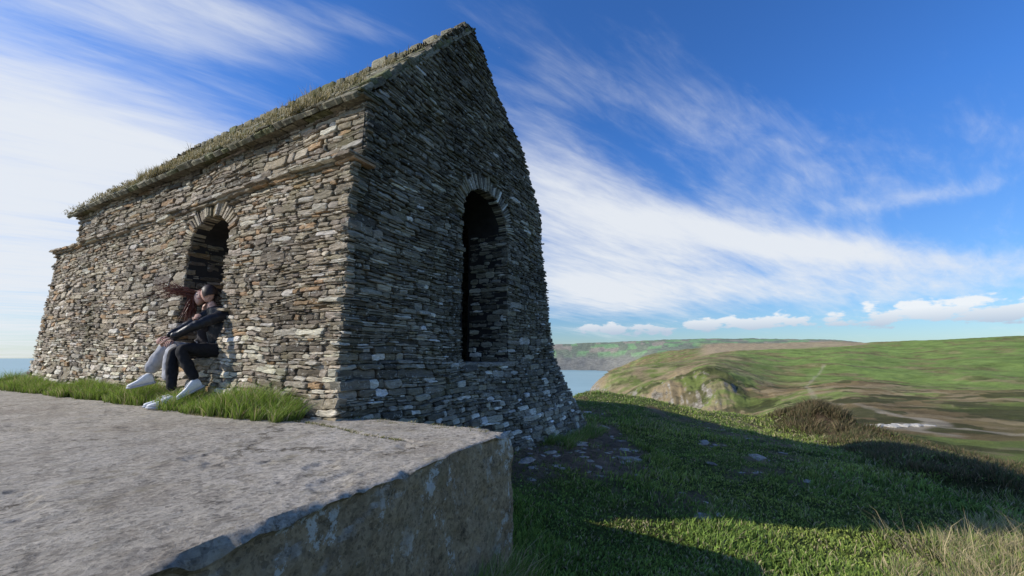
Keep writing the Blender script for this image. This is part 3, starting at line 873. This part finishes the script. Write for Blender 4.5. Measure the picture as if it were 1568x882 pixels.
def body(name,parent,J,rad,mats):
    names=list(J.keys());V=[Vector(J[k]) for k in names];ix={k:i for i,k in enumerate(names)}
    E=[('pelvis','waist'),('waist','chest'),('chest','neck'),('neck','head')]
    for s in 'LR':
        E+=[('chest','sh'+s),('sh'+s,'el'+s),('el'+s,'wr'+s),('pelvis','hip'+s),('hip'+s,'kn'+s),('kn'+s,'an'+s)]
    me=skinned(name,V,[(ix[a],ix[b]) for a,b in E],[rad[k if k in rad else k[:-1]] for k in names],0,3)
    for v in me.vertices:
        k=mnoise.noise(v.co*14)+.5*mnoise.noise(v.co*31)
        v.co+=v.normal*.010*k
    for m in mats: me.materials.append(m)
    lab={}
    for a,b in E:
        if b in('head',): l=2
        elif a.startswith('hip') or b.startswith('hip') or a.startswith('kn'): l=1
        else: l=0
        lab[(a,b)]=l
    SE=[(V[ix[a]],V[ix[b]],l) for (a,b),l in lab.items()]
    for p in me.polygons:
        p.material_index=min(SE,key=lambda q:segd(p.center,q[0],q[1]))[2]
    return new_obj(name,me,parent)
def frame(fwd,up):
    f=Vector(fwd).normalized();u=Vector(up);u=(u-f*u.dot(f)).normalized();r=f.cross(u)
    return Matrix((r,f,u)).transposed()
def head(parent,pos,fwd,up,hairmat,sc=1.0):
    Mx=frame(fwd,up);pos=Vector(pos)
    V=[];F=[];n1_,n2_=28,20
    for j in range(n2_+1):
        ph=math.pi*j/n2_
        for i in range(n1_):
            th=2*math.pi*i/n1_
            x_=math.sin(ph)*math.cos(th);y_=math.sin(ph)*math.sin(th);z_=math.cos(ph)
            X_=x_*.075;Y_=y_*.093;Z_=z_*.112
            if z_<0: X_*=1-.32*(-z_);  Y_=Y_*(1-.1*(-z_))+.008*(-z_)
            if y_>.3:
                fr=(y_-.3)/.7
                Y_+=.026*math.exp(-((x_/.13)**2+((z_+.12)/.17)**2))*fr
                Y_-=.010*(math.exp(-(((x_-.38)/.2)**2+((z_-.05)/.12)**2))+math.exp(-(((x_+.38)/.2)**2+((z_-.05)/.12)**2)))
                Y_+=.007*math.exp(-((x_/.3)**2+((z_+.48)/.08)**2))
                Y_+=.010*math.exp(-((x_/.3)**2+((z_+.80)/.15)**2))
            V.append((pos+Mx@(Vector((X_,Y_,Z_))*sc))[:])
    for j in range(n2_):
        for i in range(n1_):
            q=(i+1)%n1_;F.append((j*n1_+i,(j+1)*n1_+i,(j+1)*n1_+q,j*n1_+q))
    new_obj("face",mesh("face",V,F,smooth=True),parent,M_skin)
    def blob(nm,c,s,m):
        V=[];F=[]
        for j in range(7):
            for i in range(10):
                ph=math.pi*j/6;th=2*math.pi*i/10
                V.append((pos+Mx@((Vector(c)+Vector((math.sin(ph)*math.cos(th)*s[0],math.sin(ph)*math.sin(th)*s[1],math.cos(ph)*s[2])))*sc))[:])
        for j in range(6):
            for i in range(10):
                q=(i+1)%10;F.append((j*10+i,(j+1)*10+i,(j+1)*10+q,j*10+q))
        new_obj(nm,mesh(nm,V,F,smooth=True),parent,m)
    for s in (-1,1):
        blob("eye",(s*.028,.078,.006),(.012,.007,.007),M_eye)
        blob("ear",(s*.074,-.004,-.008),(.009,.018,.030),M_skin)
    blob("mouth",(0,.092,-.052),(.022,.007,.006),M_lip)
    V=[];F=[];
    for j in range(13):
        ph=math.pi*.66*j/12
        for i in range(24):
            th=2*math.pi*i/24
            v=Vector((math.sin(ph)*math.cos(th)*.086,math.sin(ph)*math.sin(th)*.103-.012,math.cos(ph)*.124))
            if math.sin(th)>.15 and v.z<.055: v.y=min(v.y,.02);
            v*=1+.05*mnoise.noise(v*40)
            V.append((pos+Mx@(v*sc))[:])
    for j in range(12):
        for i in range(24):
            q=(i+1)%24;F.append((j*24+i,(j+1)*24+i,(j+1)*24+q,j*24+q))
    new_obj("hair_cap",mesh("hair_cap",V,F,smooth=True),parent,hairmat)
    return Mx
def strands(name,parent,mat,roots,n,dirs,length,w=.004,sag=.1,spread=.25,cr=.25):
    V=[];F=[]
    for i in range(n):
        p=Vector(random.choice(roots))+Vector((R(-.03,.03),R(-.03,.03),R(-.03,.03)))
        dr=Vector(random.choice(dirs)).normalized()+Vector((random.gauss(0,spread),random.gauss(0,spread),random.gauss(0,spread)))
        dr.normalize();L=R(*length);wd=Vector((R(-1,1),R(-1,1),R(-1,1))).normalized()*w
        b0=len(V);cur=Vector((R(-1,1),R(-1,1),R(-1,1)))*cr
        for k in range(7):
            f=k/6
            q=p+dr*L*f+cur*L*f*f*.8+Vector((0,0,-sag*L*f*f))+Vector((0,0,.02*math.sin(f*6+i)))
            ww=wd*(1-f*.85);V.append((q-ww)[:]);V.append((q+ww)[:])
        for k in range(6): F.append((b0+2*k,b0+2*k+1,b0+2*k+3,b0+2*k+2))
    new_obj(name,mesh(name,V,F),parent,mat)
def hand(parent,w,dr,nrm,curl=.6):
    f=Vector(dr).normalized();n_=Vector(nrm);n_=(n_-f*n_.dot(f)).normalized();s=f.cross(n_)
    w=Vector(w)
    V=[w-f*.02,w+f*.03,w+f*.07];E=[(0,1),(1,2)];Rd=[(.022,.018),(.03,.014),(.034,.012)]
    me=skinned("palm",V,E,Rd,0,1);new_obj("palm",me,parent,M_skin)
    for k,(o,l) in enumerate(((-.03,.065),(-.011,.078),(.009,.074),(.028,.058))):
        p=w+f*.07+s*o;a=.3;pts=[w+f*.045+s*o*.8,p]
        for q in range(3):
            a+=curl*.7;p=p+(f*math.cos(a)-n_*math.sin(a))*l/3*1.1;pts.append(p)
        new_obj("finger",skinned("finger",pts,[(i,i+1) for i in range(4)],[.009,.009,.008,.0075,.006],0,1),parent,M_skin)
    pts=[w+f*.015-s*.015,w+f*.035-s*.04-n_*.008,w+f*.062-s*.05-n_*.02,w+f*.085-s*.045-n_*.028]
    new_obj("thumb",skinned("thumb",pts,[(0,1),(1,2),(2,3)],[.011,.010,.009,.007],0,1),parent,M_skin)
def shoe(parent,ankle,toe,up=(0,0,1)):
    a=Vector(ankle);t=Vector(toe);Mx=frame(t-a,up)
    def loft(nm,secs,mat):
        V=[];F=[];m=12
        for (y,wd,z0,z1,sh) in secs:
            for i in range(m):
                th=2*math.pi*i/m;cx=math.cos(th);sz=math.sin(th)
                px=math.copysign(abs(cx)**.7,cx)*wd;pz=(z0+z1)/2+math.copysign(abs(sz)**.75,sz)*(z1-z0)/2
                V.append((a+Mx@Vector((px,y,pz)))[:])
        for j in range(len(secs)-1):
            for i in range(m):
                q=(i+1)%m;F.append((j*m+i,j*m+q,(j+1)*m+q,(j+1)*m+i))
        F.append(tuple(range(m)));F.append(tuple((len(secs)-1)*m+i for i in range(m)))
        new_obj(nm,mesh(nm,V,F,smooth=True),parent,mat)
    loft("shoe_upper",[(-.07,.025,-.085,-.0,0),(-.055,.038,-.088,.03,0),(-.01,.042,-.088,.045,0),(.04,.043,-.088,.02,0),(.09,.047,-.088,-.015,0),(.145,.048,-.088,-.035,0),(.185,.038,-.086,-.048,0),(.205,.018,-.08,-.06,0)],M_shoe)
    loft("shoe_sole",[(-.08,.028,-.108,-.075,0),(-.05,.043,-.110,-.078,0),(.03,.046,-.110,-.08,0),(.12,.053,-.110,-.08,0),(.18,.045,-.108,-.08,0),(.215,.02,-.10,-.08,0)],M_sole)
    loft("laces",[(.02,.018,.01,.036,0),(.05,.02,-.005,.024,0),(.09,.02,-.03,.0,0)],M_sole)

A_=empty("seated_person",(-3.87,5.6,.6))
def reparent_fix(e):
    inv=e.matrix_world.inverted()
    for o in e.children: o.matrix_parent_inverse=inv
JA=dict(pelvis=(-3.83,5.58,.70),waist=(-3.84,5.55,.86),chest=(-3.89,5.50,1.07),neck=(-3.925,5.47,1.26),head=(-3.955,5.45,1.34),
 shL=(-3.71,5.44,1.17),elL=(-3.91,5.18,.99),wrL=(-4.16,5.14,.84),
 shR=(-4.05,5.58,1.17),elR=(-4.23,5.40,.97),wrR=(-4.28,5.23,.86),
 hipL=(-3.77,5.48,.69),knL=(-4.0,5.08,.72),anL=(-3.84,5.20,.33),
 hipR=(-3.90,5.58,.69),knR=(-4.21,5.25,.69),anR=(-4.10,5.18,.20))
rA=dict(pelvis=.145,waist=.135,chest=.15,neck=.06,head=.045,sh=.085,el=.062,wr=.045,hip=.10,kn=.072,an=.055)
body("body",A_,JA,rA,[M_black,M_blackt,M_skin])
head(A_,(-3.98,5.435,1.43),(-.85,.15,-.35),(-.25,.1,1),M_brown,1.0)
strands("hair",A_,M_brown,[(-3.92,5.44,1.47),(-3.90,5.45,1.42)],160,[(.1,0,-1),(-.3,0,-.6)],(.06,.14),.005)
hand(A_,(-4.17,5.135,.83),(-.9,-.1,-.3),(0,-.3,1))
hand(A_,(-4.285,5.22,.85),(-.3,-.9,-.2),(-.3,0,1))
shoe(A_,(-4.11,5.17,.112),(-4.36,5.10,.112))
shoe(A_,(-3.85,5.18,.30),(-4.02,5.04,.17),(-.4,-.2,1))
reparent_fix(A_)
B_=empty("seated_person.001",(-4.2,5.95,.6))
JB=dict(pelvis=(-4.18,5.84,.70),waist=(-4.19,5.80,.86),chest=(-4.17,5.72,1.06),neck=(-4.15,5.66,1.25),head=(-4.14,5.62,1.32),
 shL=(-4.02,5.64,1.15),elL=(-3.95,5.48,.95),wrL=(-4.02,5.34,1.06),
 shR=(-4.33,5.76,1.15),elR=(-4.42,5.58,.93),wrR=(-4.34,5.40,.82),
 hipL=(-4.12,5.76,.69),knL=(-4.33,5.40,.72),anL=(-4.27,5.35,.30),
 hipR=(-4.26,5.82,.69),knR=(-4.48,5.48,.75),anR=(-4.70,5.54,.41))
rB=dict(pelvis=.12,waist=.10,chest=.115,neck=.045,head=.04,sh=.062,el=.045,wr=.035,hip=.095,kn=.09,an=.09)
body("body",B_,JB,rB,[M_grey2,M_greyt,M_skin])
head(B_,(-4.12,5.49,1.385),(.45,-.75,.25),(.15,-.1,1),M_red,.95)
hand(B_,(-4.03,5.33,1.07),(.3,-.6,.4),(-.8,-.2,0))
hand(B_,(-4.34,5.39,.81),(.1,-.9,-.1),(0,0,1))
shoe(B_,(-4.72,5.53,.36),(-4.94,5.42,.30),(-.1,-.2,1))
shoe(B_,(-4.27,5.33,.112),(-4.45,5.18,.112))
strands("hair",B_,M_red,[(-4.17,5.44,1.44),(-4.19,5.45,1.43)],190,[(-1,-.05,.04),(-1,-.12,.14),(-1,-.1,.24)],(.20,.54),.005,.0,.08,.25)
strands("hair_fall",B_,M_red,[(-4.2,5.46,1.42),(-4.19,5.48,1.36)],240,[(-.1,-.05,-1),(-.25,0,-1)],(.14,.34),.006,.05,.12)
reparent_fix(B_)
print("people",time.time()-T0)

# ------------------------------------------------------------------ world
SUN_EL=27.0
sd=Vector((.991,.13,0)).normalized()
w=bpy.data.worlds.new("World");scene.world=w;w.use_nodes=True
nt=w.node_tree;nt.nodes.clear()
out=N(nt,'ShaderNodeOutputWorld');bg=N(nt,'ShaderNodeBackground');nt.links.new(bg.outputs[0],out.inputs[0])
bg.inputs[1].default_value=.125
sky=N(nt,'ShaderNodeTexSky',sky_type='NISHITA');sky.sun_disc=False;sky.sun_elevation=math.radians(SUN_EL)
sky.sun_rotation=math.atan2(-sd.x,-sd.y)%(2*math.pi);sky.air_density=1.0;sky.dust_density=.3;sky.ozone_density=2.5
tc=N(nt,'ShaderNodeTexCoord')
sp=N(nt,'ShaderNodeSeparateXYZ');nt.links.new(tc.outputs['Generated'],sp.inputs[0])
def Mt(op,*a):
    n=N(nt,'ShaderNodeMath',operation=op)
    for i,v in enumerate(a):
        if isinstance(v,bpy.types.NodeSocket): nt.links.new(v,n.inputs[i])
        else: n.inputs[i].default_value=v
    return n.outputs[0]
x_,y_,z_=sp.outputs
DEG=180/math.pi
az=Mt('MULTIPLY',Mt('ARCTAN2',x_,y_),DEG);el=Mt('MULTIPLY',Mt('ARCSINE',z_),DEG)
den=Mt('ADD',Mt('MAXIMUM',z_,0),.10)
px=Mt('DIVIDE',x_,den);py=Mt('DIVIDE',y_,den)
sa,ca=math.sin(math.radians(52)),math.cos(math.radians(52))
al=Mt('ADD',Mt('MULTIPLY',px,sa),Mt('MULTIPLY',py,ca));ac=Mt('SUBTRACT',Mt('MULTIPLY',px,ca),Mt('MULTIPLY',py,sa))
def nz(kx,ky,scale,det,rough,seed,dist=0):
    cb=N(nt,'ShaderNodeCombineXYZ');nt.links.new(Mt('MULTIPLY',al,kx),cb.inputs[0]);nt.links.new(Mt('MULTIPLY',ac,ky),cb.inputs[1]);cb.inputs[2].default_value=seed
    n=noise_node(nt,cb.outputs[0],scale,det,rough);n.inputs['Distortion'].default_value=dist;return n.outputs[0]
nA_=nz(.38,1.5,1.7,7,.60,3.1,.5);nB_=nz(.6,1.1,1.2,5,.55,8.3,.6);nC_=nz(.6,2.6,4.5,6,.64,5.5,.4)
fb=Mt('ADD',Mt('ADD',Mt('MULTIPLY',nA_,.42),Mt('MULTIPLY',nB_,.34)),Mt('MULTIPLY',nC_,.24))
def G(a0,e0,rx,ry,rot,wt):
    c_,s_=math.cos(math.radians(rot)),math.sin(math.radians(rot))
    da=Mt('SUBTRACT',az,a0);de=Mt('SUBTRACT',el,e0)
    u=Mt('DIVIDE',Mt('ADD',Mt('MULTIPLY',da,c_),Mt('MULTIPLY',de,s_)),rx)
    v=Mt('DIVIDE',Mt('SUBTRACT',Mt('MULTIPLY',de,c_),Mt('MULTIPLY',da,s_)),ry)
    q=Mt('ADD',Mt('MULTIPLY',u,u),Mt('MULTIPLY',v,v))
    return Mt('MULTIPLY',Mt('EXPONENT',Mt('MULTIPLY',q,-1)),wt)
blobs=[(-54,10,26,14,0,1.0),(-46,22,20,6,-4,.62),(-33,36.5,18,3.5,13,.5),(-52,35,12,4,5,.4),(11,20,17,6.5,-24,.76),(8,12,14,7,-8,.6),(31,13.5,17,2.6,-17,.62),(26,8.0,24,2.4,-3,.66),(40,11,12,1.6,-16,.45),
 (4,36,14,5,-20,.38),(25,29,20,5,-30,.30),(46,15.5,7,1.0,-4,.36),(-130,25,40,16,0,.5),(120,20,40,14,0,.5),(180,30,30,14,0,.5)]
dn=None
for b_ in blobs:
    g=G(*b_);dn=g if dn is None else Mt('ADD',dn,g)
tot=Mt('ADD',dn,Mt('MULTIPLY',Mt('SUBTRACT',fb,.5),2.4))
mr=N(nt,'ShaderNodeMapRange',interpolation_type='SMOOTHSTEP');nt.links.new(tot,mr.inputs[0]);mr.inputs[1].default_value=.08;mr.inputs[2].default_value=1.06;mr.inputs[4].default_value=.95
mask=mr.outputs[0]
cb=N(nt,'ShaderNodeCombineXYZ');nt.links.new(Mt('MULTIPLY',az,.22),cb.inputs[0]);nt.links.new(Mt('MULTIPLY',el,.50),cb.inputs[1])
cn=noise_node(nt,cb.outputs[0],1.6,7,.58).outputs[0]
band=Mt('ADD',Mt('ADD',G(48,4.3,11,1.5,0,.68),G(28,3.9,9,1.2,0,.64)),G(13,3.8,7,1.1,0,.62))
mr2=N(nt,'ShaderNodeMapRange',interpolation_type='SMOOTHSTEP');nt.links.new(Mt('ADD',band,Mt('MULTIPLY',Mt('SUBTRACT',cn,.5),1.6)),mr2.inputs[0]);mr2.inputs[1].default_value=.36;mr2.inputs[2].default_value=.56;mr2.inputs[4].default_value=.9
cum=mr2.outputs[0]
tg=N(nt,'ShaderNodeMapRange');nt.links.new(el,tg.inputs[0]);tg.inputs[1].default_value=1;tg.inputs[2].default_value=26
tint=mix(nt,tg.outputs[0],(.60,.76,.96),(.44,.90,1.55))
skc=mix(nt,1,sky.outputs[0],tint,'MULTIPLY')
c1=mix(nt,mask,skc,(6.5,6.8,7.2))
shade=N(nt,'ShaderNodeMapRange');nt.links.new(el,shade.inputs[0]);shade.inputs[1].default_value=3.2;shade.inputs[2].default_value=4.9
cc_=mix(nt,shade.outputs[0],(4.0,4.7,5.8),(7.2,7.4,7.6))
c2=mix(nt,cum,c1,cc_)
nt.links.new(c2,bg.inputs[0])

sun=bpy.data.lights.new("sun",'SUN');sun.energy=5.0;sun.angle=math.radians(.53);sun.color=(1,.94,.84)
so=bpy.data.objects.new("sun",sun);col.objects.link(so)
e=math.radians(SUN_EL);dirv=Vector((sd.x*math.cos(e),sd.y*math.cos(e),-math.sin(e)))
so.rotation_euler=dirv.to_track_quat('-Z','Y').to_euler();so.location=(-20,-5,15)

cam=bpy.data.cameras.new("camera");cam.sensor_width=36;cam.lens=14.74;cam.clip_start=.05;cam.clip_end=200000
co=bpy.data.objects.new("camera",cam);col.objects.link(co);co.location=(0,0,CAMZ)
co.rotation_euler=(math.radians(90+9.46),0,0)
scene.camera=co
scene.view_settings.view_transform='Standard';scene.view_settings.look='None';scene.view_settings.exposure=0
print("done",time.time()-T0)
